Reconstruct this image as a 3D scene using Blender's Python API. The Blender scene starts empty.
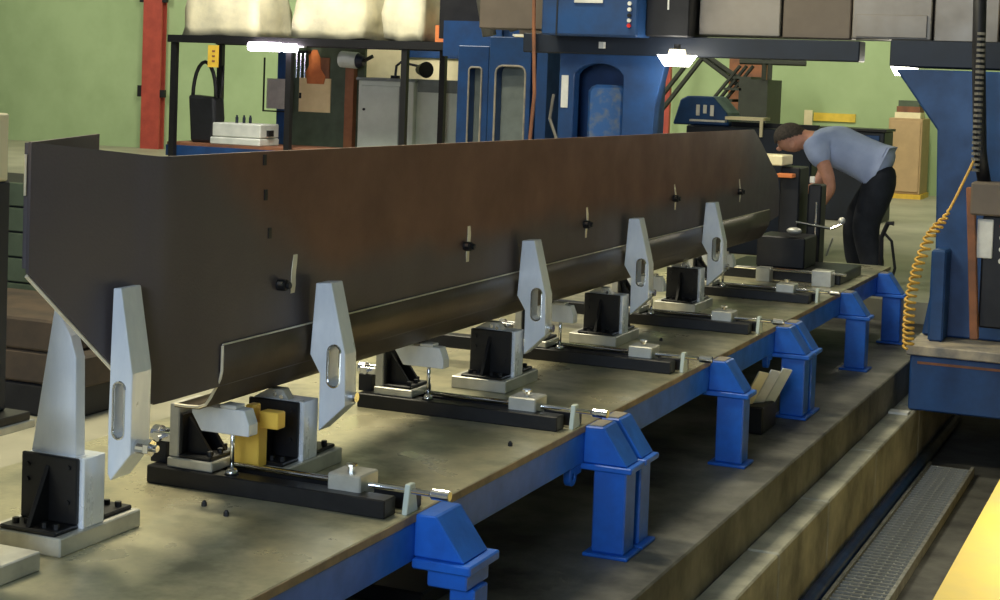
import bpy, bmesh, math, random
from mathutils import Vector, Matrix, noise as mnoise
random.seed(7)
SC = bpy.context.scene
COL = SC.collection
R = math.radians

# ------------------------------------------------------------------ camera
cd = bpy.data.cameras.new('camera')
cam = bpy.data.objects.new('camera', cd)
COL.objects.link(cam)
cd.sensor_width = 36.0
cd.sensor_fit = 'HORIZONTAL'
cd.lens = 59.04
cd.shift_y = -0.15
cd.clip_end = 200
yv = Vector((711, 50, -1640)).normalized()
xv = Vector((3800, -212, 1640))
xv = (xv - yv * xv.dot(yv)).normalized()
zv = xv.cross(yv)
cam.matrix_world = Matrix.Translation((0, 0, 1.61)) @ Matrix((xv, yv, zv)).to_4x4()
SC.camera = cam

# ------------------------------------------------------------------ world, lights, exposure
w = bpy.data.worlds.new('world')
SC.world = w
w.use_nodes = True
bg = w.node_tree.nodes['Background']
bg.inputs[0].default_value = (0.72, 0.85, 1.0, 1)
bg.inputs[1].default_value = 0.22
SC.view_settings.view_transform = 'Standard'
SC.view_settings.look = 'None'
SC.view_settings.gamma = 1
SC.view_settings.use_curve_mapping = False
SC.view_settings.exposure = 0.0

def area(name, loc, target, sx, sy, power, col):
    l = bpy.data.lights.new(name, 'AREA')
    l.shape = 'RECTANGLE'; l.size = sx; l.size_y = sy
    l.energy = power; l.color = col
    o = bpy.data.objects.new(name, l)
    COL.objects.link(o)
    o.location = loc
    o.rotation_euler = (Vector(target) - Vector(loc)).to_track_quat('-Z', 'Y').to_euler()
    return o
# high-bay lamps under the hall roof
area('ceiling_lamp', (-3.9, 4.6, 4.7), (-2.6, 4.8, 0), 0.5, 1.8, 200, (1.0, 0.92, 0.66))
area('ceiling_lamp.001', (-4.2, 8.2, 4.7), (-2.6, 8.2, 0), 0.5, 1.8, 160, (1.0, 0.92, 0.66))
area('ceiling_lamp.002', (-3.0, 17.5, 5.2), (-4.0, 22, 1.0), 0.6, 2.4, 200, (1.0, 0.96, 0.74))
area('ceiling_lamp.003', (-10.5, 17.5, 5.2), (-11.5, 22, 1.0), 0.6, 2.4, 230, (1.0, 0.96, 0.78))
area('ceiling_lamp.004', (-7.2, 11.5, 5.2), (-8.0, 14.6, 1.2), 0.6, 2.4, 330, (1.0, 0.96, 0.82))
area('ceiling_lamp.005', (1.5, 6.2, 4.6), (1.5, 6.2, 0), 0.5, 1.8, 420, (1.0, 0.92, 0.70)).data.spread = R(55)
area('ceiling_lamp.006', (-16.5, 16.5, 5.2), (-17.5, 22, 1.2), 0.6, 2.4, 170, (1.0, 0.96, 0.78))
# unseen cool fill light added behind the camera for plate and jaw faces
area('rear_cool_fill', (-1.2, -3.5, 2.9), (-2.2, 4.0, 0.7), 3.0, 2.4, 300, (0.68, 0.83, 1.0))

# ------------------------------------------------------------------ materials
MATS = {}
def mat(name, c1, c2=None, rough=.5, metal=0., scale=6., bump=0., bscale=60., detail=4, spec=.5, lo=.35, hi=.65, rvar=0., stretch=None, emit=None, estr=0.):
    m = bpy.data.materials.new(name)
    m.use_nodes = True
    nt = m.node_tree
    b = nt.nodes['Principled BSDF']
    b.inputs['Roughness'].default_value = rough
    b.inputs['Metallic'].default_value = metal
    b.inputs['Specular IOR Level'].default_value = spec
    if c2 is None:
        c2 = tuple(x * .72 for x in c1)
    tc = nt.nodes.new('ShaderNodeTexCoord')
    src = tc.outputs['Object']
    if stretch:
        mp = nt.nodes.new('ShaderNodeMapping')
        mp.inputs['Scale'].default_value = stretch
        nt.links.new(src, mp.inputs['Vector'])
        src = mp.outputs['Vector']
    n = nt.nodes.new('ShaderNodeTexNoise')
    n.inputs['Scale'].default_value = scale
    n.inputs['Detail'].default_value = detail
    n.inputs['Roughness'].default_value = .6
    nt.links.new(src, n.inputs['Vector'])
    cr = nt.nodes.new('ShaderNodeValToRGB')
    cr.color_ramp.elements[0].position = lo
    cr.color_ramp.elements[1].position = hi
    cr.color_ramp.elements[0].color = (*c2, 1)
    cr.color_ramp.elements[1].color = (*c1, 1)
    nt.links.new(n.outputs['Fac'], cr.inputs['Fac'])
    nt.links.new(cr.outputs['Color'], b.inputs['Base Color'])
    if rvar:
        mr = nt.nodes.new('ShaderNodeMapRange')
        mr.inputs['From Min'].default_value = .3
        mr.inputs['From Max'].default_value = .7
        mr.inputs['To Min'].default_value = rough + rvar
        mr.inputs['To Max'].default_value = max(.05, rough - rvar)
        nt.links.new(n.outputs['Fac'], mr.inputs['Value'])
        nt.links.new(mr.outputs['Result'], b.inputs['Roughness'])
    if bump:
        n2 = nt.nodes.new('ShaderNodeTexNoise')
        n2.inputs['Scale'].default_value = bscale
        n2.inputs['Detail'].default_value = 3
        nt.links.new(src, n2.inputs['Vector'])
        bp = nt.nodes.new('ShaderNodeBump')
        bp.inputs['Strength'].default_value = bump
        bp.inputs['Distance'].default_value = .01
        nt.links.new(n2.outputs['Fac'], bp.inputs['Height'])
        nt.links.new(bp.outputs['Normal'], b.inputs['Normal'])
    if emit:
        b.inputs['Emission Color'].default_value = (*emit, 1)
        b.inputs['Emission Strength'].default_value = estr
    MATS[name] = m
    return m

mat('green_wall', (.37, .49, .26), (.31, .42, .215), .75, scale=1.2, bump=.1)
mat('red_paint', (.44, .075, .05), (.34, .055, .04), .5)
mat('blue_paint', (.018, .14, .62), (.012, .10, .46), .38, scale=9, bump=.05, bscale=40, rvar=.08)
mat('blue_worn', (.03, .11, .32), (.14, .17, .22), .5, scale=14, lo=.30, hi=.52)
mat('gantry_blue', (.014, .062, .20), (.009, .038, .125), .45, scale=5, rvar=.08)
mat('navy_paint', (.006, .012, .027), (.004, .008, .018), .5)
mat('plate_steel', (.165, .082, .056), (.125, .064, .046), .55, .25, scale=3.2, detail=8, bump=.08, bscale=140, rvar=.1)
mat('plate_edge', (.92, .84, .66), (.75, .66, .48), .35, .25, scale=20)
mat('angle_steel', (.125, .098, .07), (.09, .07, .05), .45, .7, scale=4, detail=8, bump=.06, bscale=120)
mat('aluminium', (.86, .89, .93), (.66, .70, .76), .32, .25, scale=10, detail=6, bump=.05, bscale=90, rvar=.10, stretch=(1, 1, .35))
mat('alu_block', (.62, .61, .55), (.48, .47, .42), .42, .55, scale=14, bump=.04)
mat('chrome', (.85, .86, .88), (.7, .7, .72), .16, 1.0)
mat('black_oxide', (.011, .011, .013), (.006, .006, .008), .42, .2, scale=20, bump=.05)
mat('table_plate', (.66, .60, .40), (.25, .245, .165), .34, .45, scale=3.4, detail=8, bump=.06, bscale=30, rvar=.14, lo=.38, hi=.62)
mat('table_edge', (.30, .22, .13), (.16, .12, .08), .6, scale=12)
mat('slab', (.24, .23, .195), (.025, .025, .023), .65, scale=2.2, detail=8, bump=.25, bscale=25, lo=.34, hi=.66)
mat('way_stone', (.50, .48, .38), (.18, .18, .15), .6, scale=3.5, detail=8, bump=.2, bscale=30)
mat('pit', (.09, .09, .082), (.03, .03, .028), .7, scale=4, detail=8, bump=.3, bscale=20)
mat('yellow_floor', (.78, .58, .13), (.56, .45, .18), .5, scale=1.6)
mat('hall_floor', (.42, .40, .30), (.30, .29, .22), .5, scale=1.5, detail=6)
mat('ceiling', (.55, .56, .52), None, .8)
mat('grate', (.34, .34, .31), (.18, .18, .16), .5, .5, scale=20)
mat('cream', (.85, .76, .50), (.75, .66, .42), .6)
mat('paper', (.88, .70, .38), (.80, .62, .32), .7)
mat('grey_paper', (.52, .47, .42), None, .7)
mat('poster_orange', (.72, .22, .06), (.50, .13, .04), .6, scale=5)
mat('board_green', (.085, .115, .075), None, .7)
mat('wood_post', (.30, .12, .05), None, .6)
mat('cabinet_grey', (.56, .62, .55), (.50, .56, .49), .5)
mat('cabinet_dark', (.18, .21, .20), None, .5)
mat('bag_white', (.82, .75, .52), (.62, .58, .42), .75, scale=4, bump=.5, bscale=9)
mat('rack_black', (.007, .007, .008), None, .5)
mat('bag_black', (.012, .013, .016), None, .5, scale=12, bump=.3, bscale=20)
mat('yellow_tag', (.85, .55, .06), None, .5)
mat('tote_white', (.72, .74, .68), (.55, .58, .54), .45, .2, scale=5)
mat('lamp_white', (1, 1, 1), (1, 1, 1), .4, emit=(1.0, .97, .86), estr=14)
mat('tube_light', (1, 1, 1), (1, 1, 1), .4, emit=(1.0, .86, 1.0), estr=16)
mat('brown_panel', (.15, .12, .095), (.11, .088, .07), .6, scale=3)
mat('cover_panel', (.30, .27, .235), (.22, .195, .17), .42, .35, scale=2.5, rvar=.08)
mat('dark_steel', (.018, .018, .021), (.010, .010, .013), .5, .3)
mat('hose_grey', (.17, .16, .14), None, .6)
mat('tan_cabinet', (.48, .33, .17), (.42, .29, .15), .6)
mat('rust_brown', (.28, .11, .05), (.16, .07, .04), .7)
mat('hose_yellow', (.72, .42, .07), None, .45)
mat('beige_worn', (.42, .36, .27), (.20, .19, .18), .6, scale=9)
mat('red_button', (.75, .03, .02), None, .4)
mat('off_white', (.75, .75, .72), None, .5)
mat('strap_cream', (.80, .74, .56), (.65, .60, .46), .6)
mat('warm_lit_alu', (.95, .62, .10), (.85, .52, .08), .40, .1)  # warm light on aluminium, put into the base colour
mat('skin', (.74, .36, .24), (.62, .29, .18), .55, scale=14)
mat('hair', (.10, .075, .055), (.05, .04, .03), .8, scale=60, bump=.6, bscale=90)
mat('shirt', (.50, .58, .80), (.38, .46, .68), .8, scale=6, bump=.5, bscale=12)
mat('trousers', (.018, .022, .032), (.010, .012, .018), .85, scale=10, bump=.5, bscale=14)
mat('shoe', (.02, .016, .014), None, .5)
mat('old_timber', (.075, .05, .032), (.035, .026, .02), .7, scale=5)
mat('sign_yellow', (.78, .55, .06), None, .5)
mat('stair_steel', (.03, .036, .027), None, .6)

# red-brown plate face; grey reflected light painted into the colour at ends and foot
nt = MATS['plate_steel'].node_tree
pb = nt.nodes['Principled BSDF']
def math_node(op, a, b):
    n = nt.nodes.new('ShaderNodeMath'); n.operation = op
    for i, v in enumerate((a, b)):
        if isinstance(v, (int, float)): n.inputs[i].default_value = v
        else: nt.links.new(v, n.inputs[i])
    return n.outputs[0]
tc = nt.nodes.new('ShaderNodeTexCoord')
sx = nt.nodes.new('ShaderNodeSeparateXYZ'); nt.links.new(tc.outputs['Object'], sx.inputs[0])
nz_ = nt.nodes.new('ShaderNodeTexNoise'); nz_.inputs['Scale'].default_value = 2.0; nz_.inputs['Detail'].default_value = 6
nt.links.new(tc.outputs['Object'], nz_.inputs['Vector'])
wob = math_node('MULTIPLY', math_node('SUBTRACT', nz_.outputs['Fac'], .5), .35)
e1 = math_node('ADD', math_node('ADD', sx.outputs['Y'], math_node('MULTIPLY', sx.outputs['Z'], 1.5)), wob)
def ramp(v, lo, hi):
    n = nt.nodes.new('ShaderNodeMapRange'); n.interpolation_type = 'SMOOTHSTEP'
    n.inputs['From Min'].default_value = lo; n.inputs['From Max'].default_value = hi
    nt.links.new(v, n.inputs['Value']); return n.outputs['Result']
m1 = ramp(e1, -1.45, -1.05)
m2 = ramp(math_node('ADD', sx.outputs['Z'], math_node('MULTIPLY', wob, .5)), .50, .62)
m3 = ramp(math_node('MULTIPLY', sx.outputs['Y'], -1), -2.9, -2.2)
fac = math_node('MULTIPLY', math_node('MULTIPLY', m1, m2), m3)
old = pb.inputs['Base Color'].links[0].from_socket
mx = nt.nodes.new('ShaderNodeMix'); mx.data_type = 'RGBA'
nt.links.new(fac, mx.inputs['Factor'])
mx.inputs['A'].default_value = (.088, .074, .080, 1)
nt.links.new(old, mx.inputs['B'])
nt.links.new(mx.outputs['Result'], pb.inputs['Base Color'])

# ------------------------------------------------------------------ mesh helpers
ORG = {}
class MB:
    def __init__(s): s.bm = bmesh.new()
    def box(s, x0, x1, y0, y1, z0, z1):
        v = [s.bm.verts.new(p) for p in ((x0,y0,z0),(x1,y0,z0),(x1,y1,z0),(x0,y1,z0),(x0,y0,z1),(x1,y0,z1),(x1,y1,z1),(x0,y1,z1))]
        for f in ((0,3,2,1),(4,5,6,7),(0,1,5,4),(1,2,6,5),(2,3,7,6),(3,0,4,7)):
            s.bm.faces.new([v[i] for i in f])
        return s
    def prism(s, poly, axis, a, b, holes=()):
        """2D outline (with holes) extruded along an axis: 'y' takes (x,z), 'x' takes (y,z), 'z' takes (x,y)"""
        def P(u, v, t):
            return {'y': (u, t, v), 'x': (t, u, v), 'z': (u, v, t)}[axis]
        t = bmesh.new()
        edges = []
        for loop in [poly] + list(holes):
            vs = [t.verts.new(P(u, v, a)) for u, v in loop]
            for i in range(len(vs)):
                edges.append(t.edges.new((vs[i], vs[(i+1) % len(vs)])))
        if holes:
            bmesh.ops.triangle_fill(t, edges=edges, use_beauty=True)
        else:
            t.faces.new(t.verts[:])
        r = bmesh.ops.extrude_face_region(t, geom=t.faces[:])
        d = Vector(P(0, 0, b)) - Vector(P(0, 0, a))
        bmesh.ops.translate(t, verts=[g for g in r['geom'] if isinstance(g, bmesh.types.BMVert)], vec=d)
        bmesh.ops.recalc_face_normals(t, faces=t.faces[:])
        me = bpy.data.meshes.new('tmp'); t.to_mesh(me); t.free()
        s.bm.from_mesh(me); bpy.data.meshes.remove(me)
        return s
    def cyl(s, p0, p1, r, n=14, r2=None):
        p0 = Vector(p0); p1 = Vector(p1)
        d = p1 - p0
        q = d.to_track_quat('Z', 'Y').to_matrix().to_4x4()
        bmesh.ops.create_cone(s.bm, cap_ends=True, segments=n, radius1=r, radius2=r if r2 is None else r2, depth=d.length, matrix=Matrix.Translation((p0+p1)/2) @ q)
        return s
    def ball(s, c, r, sc=(1,1,1), u=16, v=10):
        bmesh.ops.create_uvsphere(s.bm, u_segments=u, v_segments=v, radius=r, matrix=Matrix.Translation(c) @ Matrix.Diagonal((*sc, 1)))
        return s
    def tube(s, pts, r, n=8):
        pts = [Vector(p) for p in pts]
        rings = []
        prev = None
        for i, p in enumerate(pts):
            d = (pts[min(i+1, len(pts)-1)] - pts[max(i-1, 0)]).normalized()
            if prev is None:
                a = d.orthogonal().normalized()
            else:
                a = (prev - d * prev.dot(d)).normalized()
            prev = a
            b = d.cross(a)
            rings.append([s.bm.verts.new(p + r*(math.cos(2*math.pi*k/n)*a + math.sin(2*math.pi*k/n)*b)) for k in range(n)])
        for i in range(len(rings)-1):
            for k in range(n):
                s.bm.faces.new((rings[i][k], rings[i][(k+1)%n], rings[i+1][(k+1)%n], rings[i+1][k]))
        s.bm.faces.new(rings[0][::-1]); s.bm.faces.new(rings[-1])
        return s
    def sheet(s, rows, th):
        """grid of points (list of rows), thickened along its normals"""
        vs = [[s.bm.verts.new(p) for p in row] for row in rows]
        for i in range(len(vs)-1):
            for k in range(len(vs[0])-1):
                s.bm.faces.new((vs[i][k], vs[i][k+1], vs[i+1][k+1], vs[i+1][k]))
        bmesh.ops.recalc_face_normals(s.bm, faces=s.bm.faces[:])
        bmesh.ops.solidify(s.bm, geom=s.bm.faces[:], thickness=th)
        return s
    def build(s, name, material, parent=None, bevel=.0, smooth=False, seg=1):
        o0 = ORG.get(parent, Vector((0,0,0)))
        bmesh.ops.translate(s.bm, verts=s.bm.verts[:], vec=-o0)
        bmesh.ops.recalc_face_normals(s.bm, faces=s.bm.faces[:])
        me = bpy.data.meshes.new(name)
        s.bm.to_mesh(me); s.bm.free()
        me.materials.append(MATS[material])
        if smooth:
            for p in me.polygons: p.use_smooth = True
        o = bpy.data.objects.new(name, me)
        COL.objects.link(o)
        if parent is not None:
            o.parent = parent
            ORG[o] = o0
        if bevel:
            b = o.modifiers.new('bevel', 'BEVEL')
            b.width = bevel; b.segments = seg; b.limit_method = 'ANGLE'; b.angle_limit = R(40)
        return o

def tag(o, label=None, cat=None, group=None, kind=None):
    if label: o['label'] = label
    if cat: o['category'] = cat
    if group: o['group'] = group
    if kind: o['kind'] = kind
    return o
def thing(name, loc, label, cat, group=None):
    o = bpy.data.objects.new(name, None)
    COL.objects.link(o)
    o.location = loc
    o.empty_display_size = .1
    ORG[o] = Vector(loc)
    return tag(o, label, cat, group)
def children(o):
    return [c for c in COL.objects if c.parent == o]
def copy_tree(o, parent=None):
    c = o.copy()
    COL.objects.link(c)
    c.parent = parent
    for ch in children(o):
        copy_tree(ch, c)
    return c
def inst(o, parent, loc):
    c = o.copy(); COL.objects.link(c); c.parent = parent; c.location = loc
    return c
def posed(mb, name, m, parent, loc, rot, bevel=0.):
    o = mb.build(name, m, None, bevel)
    o.parent = parent; o.location = Vector(loc) - ORG[parent]; o.rotation_euler = rot
    return o
def struct(o): return tag(o, kind='structure')
def box(name, m, parent, *b, bevel=0.):
    return MB().box(*b).build(name, m, parent, bevel)

# ------------------------------------------------------------------ the hall
ZS = .08          # foundation slab under the table
ZF = .22          # shop floor
T = .50           # table top
struct(box('floor', 'slab', None, -3.2, -1.485, -3, 10.9, -.6, ZS, bevel=.006))
struct(box('floor.001', 'hall_floor', None, -26, -3.2, -3, 10.9, -.6, ZS))
struct(box('floor.002', 'hall_floor', None, -26, 8, 10.9, 22.2, -.6, ZF))
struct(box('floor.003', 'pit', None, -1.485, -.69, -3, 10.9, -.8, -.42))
struct(box('floor.004', 'yellow_floor', None, -.69, -.25, -3, 10.9, -.8, ZS))
struct(box('floor.005', 'slab', None, -.25, 8, -3, 10.9, -.8, ZS))
struct(box('wall_back', 'green_wall', None, -26, 8, 22, 22.3, ZF, 6))
struct(box('wall_left', 'green_wall', None, -26.3, -26, -3, 22.3, -.6, 6))
struct(box('wall_right', 'green_wall', None, 8, 8.3, -3, 22.3, -.6, 6))
struct(box('ceiling', 'ceiling', None, -26.3, 8.3, -3, 22.3, 6, 6.2))

# machine way of cast segments beside the slab
t = thing('machine_way', (-1.42, 5, -.42), 'stone-grey machine way of butted segments below the slab edge', 'rail')
yb = 2.0
for L in (1.85, 1.15, .85, .85, 1.05, 1.25, 1.6):
    box('way_segment', 'way_stone', t, -1.483, -1.36, yb+.009, yb+L-.009, -.42, -.10, bevel=.006)
    yb += L
tag(MB().tube([(-1.325, y, -.385) for y in (2.5, 5, 8, 10.2)], .032, 10).build('blue_pipe', 'gantry_blue', None, smooth=True),
    'dull blue pipe lying in the pit along the machine way', 'pipe')
# grating in the pit
t = thing('bar_grating', (-1.16, 7, -.42), 'rusty grey bar grating lying on the pit floor', 'grating')
for x in (-1.275, -1.055):
    box('frame_bar', 'grate', t, x-.008, x+.008, 4.6, 8.9, -.42, -.372)
cb = MB().box(-1.267, -1.063, 4.63, 4.640, -.412, -.382).build('cross_bar', 'grate', t)
for k in range(1, 90):
    inst(cb, t, (0, k*.0475, 0))
for k in range(5):
    x = -1.235 + k*.0365
    box('long_bar', 'grate', t, x-.003, x+.003, 4.6, 8.9, -.405, -.388)
box('shim_strip', 'off_white', None, -1.475, -1.375, 8.70, 8.78, -.10, -.088)
tag(bpy.data.objects['shim_strip'], 'white strip laid across the machine way before the gantry', 'strip')

# ------------------------------------------------------------------ the blue table
TX = -1.785
t = thing('fixture_table', (-2.35, 6.5, ZS), 'long blue steel fixture table with pale worn metal top plate', 'table')
TAB = t
box('top_plate', 'table_plate', t, -2.95, TX, .8, 10.35, T-.022, T, bevel=.002)
box('edge_strip', 'table_edge', t, TX-.001, TX+.003, .8, 10.35, T-.022, T-.002)
box('side_beam', 'blue_paint', t, TX-.05, TX-.002, .8, 10.35, .375, T-.022, bevel=.004)
box('side_beam', 'blue_paint', t, -2.945, -2.9, .8, 10.35, .375, T-.022, bevel=.004)
for y in (.85, 2.4, 4.0, 5.6, 7.2, 8.8, 10.3):
    box('cross_beam', 'blue_paint', t, -2.9, TX-.05, y-.04, y+.04, .39, T-.022)
def leg_unit(y, wd, base=True):
    w1 = MB().prism([(TX-.002, .378), (TX-.002, T-.004), (-1.72, T-.002), (-1.637, .378)], 'y', y, y+wd).build('bracket', 'blue_paint', t, .004)
    box('cap_plate', 'blue_paint', w1, TX-.03, -1.620, y-.008, y+wd+.008, .358, .377, bevel=.003)
    l = box('leg', 'blue_paint', t, -1.752, -1.642, y+.008, y+wd-.008, ZS+.012, .358, bevel=.005)
    box('foot_plate', 'blue_paint', l, -1.775, -1.622, y-.012, y+wd+.012, ZS, ZS+.012, bevel=.003)
    box('worn_cap', 'beige_worn', w1, TX+.012, -1.728, y+.012, y+wd-.012, T-.0035, T+.0005)
for y, dbl in ((4.90, 1), (6.33, 0), (7.40, 1), (8.85, 0), (9.93, 0)):
    leg_unit(y, .118)
    if dbl: leg_unit(y+.150, .118)
# the leg with a bolted adaptor at the near end
w1 = MB().prism([(TX-.002, .388), (TX-.002, T-.004), (-1.728, T-.002), (-1.645, .388)], 'y', 3.68, 3.83).build('bracket', 'blue_paint', t, .004)
box('cap_plate', 'blue_paint', w1, -1.785, -1.622, 3.665, 3.85, .362, .387, bevel=.004)
box('adaptor_block', 'blue_paint', w1, -1.752, -1.642, 3.69, 3.83, .315, .362, bevel=.004)
l = box('leg', 'blue_paint', t, -1.70, -1.63, 3.715, 3.80, ZS+.012, .315, bevel=.004)
box('foot_plate', 'blue_paint', l, -1.74, -1.60, 3.68, 3.84, ZS, ZS+.012, bevel=.003)
for y in (1.2, 2.45):
    leg_unit(y, .118)
for y in (1.2, 3.7, 6.3, 8.9):
    l = box('leg', 'blue_paint', t, -2.94, -2.83, y, y+.1, ZS+.012, .375, bevel=.004)
    box('foot_plate', 'blue_paint', l, -2.96, -2.81, y-.02, y+.12, ZS, ZS+.012, bevel=.003)
# lifting lugs by the double legs
for y in (4.83, 7.33):
    a = [(-1.74 + .028*math.cos(k*math.pi/8), .345 + .028*math.sin(k*math.pi/8)) for k in range(8, 17)]
    hole = [(y+.012*math.cos(k*math.pi/5), .345+.012*math.sin(k*math.pi/5)) for k in range(10)]
    outl = [(y+.03*math.cos(R(q)), .345+.03*math.sin(R(q))) for q in range(180, 361, 20)] + [(y+.07, .345), (y+.07, .375), (y-.03, .375)]
    MB().prism(outl, 'x', TX-.03, TX-.006, holes=[hole]).build('lifting_lug', 'blue_paint', t, .002)

# ------------------------------------------------------------------ the folded plate on the fixture
def web_x(y):   # the near end kinks away with a soft bend
    a = max(0., 3.30 - y)
    return -2.262 - (.20*a if a > .12 else .20*a*a/.24 + .0)
def web_top(y):
    return 1.388 + max(0, (3.23 - y))*.105 - max(0, y-3.6)*.0052
def web_bot(y):
    if y < 3.30: return max(.800, 1.141 - (y-2.86)*.96)
    if y > 8.75: return .800 + (y-8.75)*.10
    return .800
t = thing('folded_plate', (-2.26, 6.0, .5), 'long dark brown folded steel plate clamped upright on the fixture table', 'steel plate')
PL = t
ys = [2.86 + .04*i for i in range(13)] + [3.4, 3.6, 4, 5, 6, 7, 8, 8.4, 8.67]
nz = 8
rows = []
for y in ys:
    zb, zt = web_bot(y), web_top(y)
    rows.append([(web_x(y) - .012*(1 if k < 0 else 0), y, zb + (zt-zb)*k/nz) for k in range(nz+1)])
# far end: top edge falls away along a bevelled cut
for y, zt in ((8.85, 1.28), (9.05, 1.18), (9.24, 1.09), (9.30, .99)):
    zb = web_bot(y)
    rows.append([(-2.262, y, zb + (zt-zb)*k/nz) for k in range(nz+1)])
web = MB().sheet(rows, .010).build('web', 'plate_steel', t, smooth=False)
for p in web.data.polygons: p.use_smooth = True
web.modifiers.new('edge_split', 'EDGE_SPLIT').split_angle = R(35)
# bright sheared edge along the near end
def edge_strip(pts, wdt, nm='sheared_edge', m='plate_edge', par=None):
    return MB().tube(pts, wdt, 6).build(nm, m, par or t)
edge_strip([(web_x(y)-.001, y-.002, web_bot(y)-.002) for y in (2.865, 2.95, 3.05, 3.13, 3.20)], .0048)
edge_strip([(web_x(2.86)-.004, 2.857, z) for z in (1.31, 1.36, 1.40)], .003)
# return flange behind the near end
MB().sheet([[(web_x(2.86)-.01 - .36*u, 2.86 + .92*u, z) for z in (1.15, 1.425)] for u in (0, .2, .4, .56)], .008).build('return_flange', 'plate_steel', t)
# lower angle: upright leg, bevelled bend, bottom leg
prof = [(-2.247, .905), (-2.247, .86), (-2.247, .842), (-2.251, .822), (-2.262, .800), (-2.280, .768), (-2.292, .751), (-2.312, .743), (-2.345, .741), (-2.385, .741)]
ysa = [3.49, 4.2, 5, 6, 7, 8, 8.6, 9.05]
ang = MB().sheet([[(x, y, z) for i, (x, z) in enumerate(prof)] for y in ysa], .008).build('lower_angle', 'angle_steel', t)
for p in ang.data.polygons: p.use_smooth = True
edge_strip([(-2.2455, y, .9065) for y in (3.49, 5, 7, 9.05)], .0028, 'top_edge', 'plate_edge', ang)
edge_strip([(x+.002, 3.488, z-.001) for i, (x, z) in enumerate(prof)], .004, 'end_edge', 'plate_edge', ang)
# seam marks near the soft bend
for y, z in ((3.672, 1.366), (3.682, 1.274), (3.707, 1.172)):
    box('rivet_mark', 'black_oxide', t, -2.2645, -2.2490, y-.007, y+.007, z-.014, z+.014)
# clamp straps and their knobs
for i, (y, z0, z1, lean) in enumerate(((3.837, .985, 1.118, .012), (4.975, .964, 1.117, .006), (6.11, .957, 1.112, .003), (7.28, .996, 1.149, -.03), (8.42, .967, 1.123, -.03))):
    st = thing('hold_down_strap', (-2.255, y, z0), ['broad pale strap on the plate face beside the dark seam marks',
        'pale strap on the plate face, second after the seam marks', 'pale strap in the middle of the plate face, torn by its knob',
        'pale curved strap on the plate face, second from the bending worker', 'thin pale strap on the plate face closest to the bending worker'][i], 'strap', 'straps on the plate face')
    wv = .011 if i < 2 else .009
    zm = (z0+z1)/2
    n = 7
    f = [[(-2.2565 + .006*math.sin(k/n*math.pi), y + lean*(k/n-.5) + s*wv + .004*math.sin(k*1.3+i), z0 + (z1-z0)*k/n) for s in (-1, 1)] for k in range(n+1)]
    MB().sheet(f, .0025).build('strap', 'strap_cream', st)
    ky = y - .075 if i == 0 else y - .026
    kz = 1.03 if i == 0 else zm - .005
    MB().cyl((-2.2615, ky, kz), (-2.225, ky, kz), .016, 12).cyl((-2.225, ky, kz), (-2.215, ky, kz), .010, 10).build('knob', 'black_oxide', st, .002)
    MB().cyl((-2.240, ky-.022, kz+.006), (-2.228, ky-.022, kz+.006), .006, 8).build('pin', 'chrome', st)
    if i: MB().cyl((-2.236, ky, kz), (-2.236, y+.02, kz), .006, 8).build('cross_pin', 'black_oxide', st)

# ------------------------------------------------------------------ clamp posts
POSTY = [2.93, 3.75, 5.22, 6.39, 7.56]
POSTX = [-2.305, -2.21, -2.21, -2.215, -2.225]
def bolts(parent, pts, m='black_oxide', r=.008, h=.012, axis=(0, 0, 1)):
    first = None
    for p in pts:
        p = Vector(p)
        if first is None:
            first = MB().cyl(p, p + Vector(axis)*h, r, 6).build('bolt', m, parent); p0 = p
        else:
            inst(first, parent, p - p0)
def clamp_post(y0, x0, label, armed):
    t = thing('clamp_post', (x0-.1, y0+.15, T), label, 'support', 'clamp posts along the plate')
    L = x0-.165; ht = .043
    box('base_block', 'alu_block', t, x0-.20, x0+.01, y0, y0+.30, T, T+ht, bevel=.003)
    box('post_block', 'aluminium', t, L+.01, x0+.004, y0+.088, y0+.165, T+ht, T+.205, bevel=.002)
    z0 = T+ht
    for s in (0, 1):
        ya, yb2 = (y0+.004, y0+.088) if s == 0 else (y0+.165, y0+.29)
        m = MB().box(L, x0-.008, ya, yb2, z0, z0+.010)
        if s == 0: m.box(L, x0-.008, yb2-.012, yb2, z0+.010, z0+.162)
        else: m.box(L, x0-.008, ya, ya+.012, z0+.010, z0+.15)
        g = m.build('angle_bracket', 'black_oxide', t, .003)
        xm = L+.075
        if s == 0: MB().prism([(ya+.006, z0+.010), (yb2-.012, z0+.010), (yb2-.012, z0+.14)], 'x', xm-.006, xm+.006).build('rib', 'black_oxide', g, .001)
        else: MB().prism([(ya+.012, z0+.010), (ya+.09, z0+.010), (ya+.012, z0+.13)], 'x', xm-.006, xm+.006).build('rib', 'black_oxide', g, .001)
        yy = ya+.028 if s == 0 else yb2-.03
        bolts(g, [(L+.025, yy, z0+.010), (L+.05, yy+.01, z0+.010), (L+.105, yy, z0+.010), (L+.138, yy, z0+.010)])
        if s == 0: bolts(g, [(L+.02, yb2-.012, z0+.135), (L+.02, yb2-.012, z0+.10), (L+.135, yb2-.012, z0+.14), (L+.135, yb2-.012, z0+.06)], 'dark_steel', .006, .005, (0, -1, 0))
    ya = y0+.095
    dx = x0 + .305
    if armed:
        arm = MB().prism([(-2.470, .640), (-2.330, .640), (-2.338, .93), (-2.355, .98), (-2.40, 1.05), (-2.458, .70)], 'y', ya, ya+.035, ).build('back_arm', 'aluminium', t, .002)
    else:
        arm = MB().prism([(dx*0+x0-.17, .640), (x0-.03, .640), (x0-.04, .69), (x0-.07, .732), (x0-.11, .732), (x0-.165, .70)], 'y', ya, ya+.035).build('back_arm', 'alu_block', t, .002)
        bolts(arm, [(x0-.07, ya, .712), (x0-.09, ya, .718)], 'chrome', .007, .006, (0, -1, 0))
    return t
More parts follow.
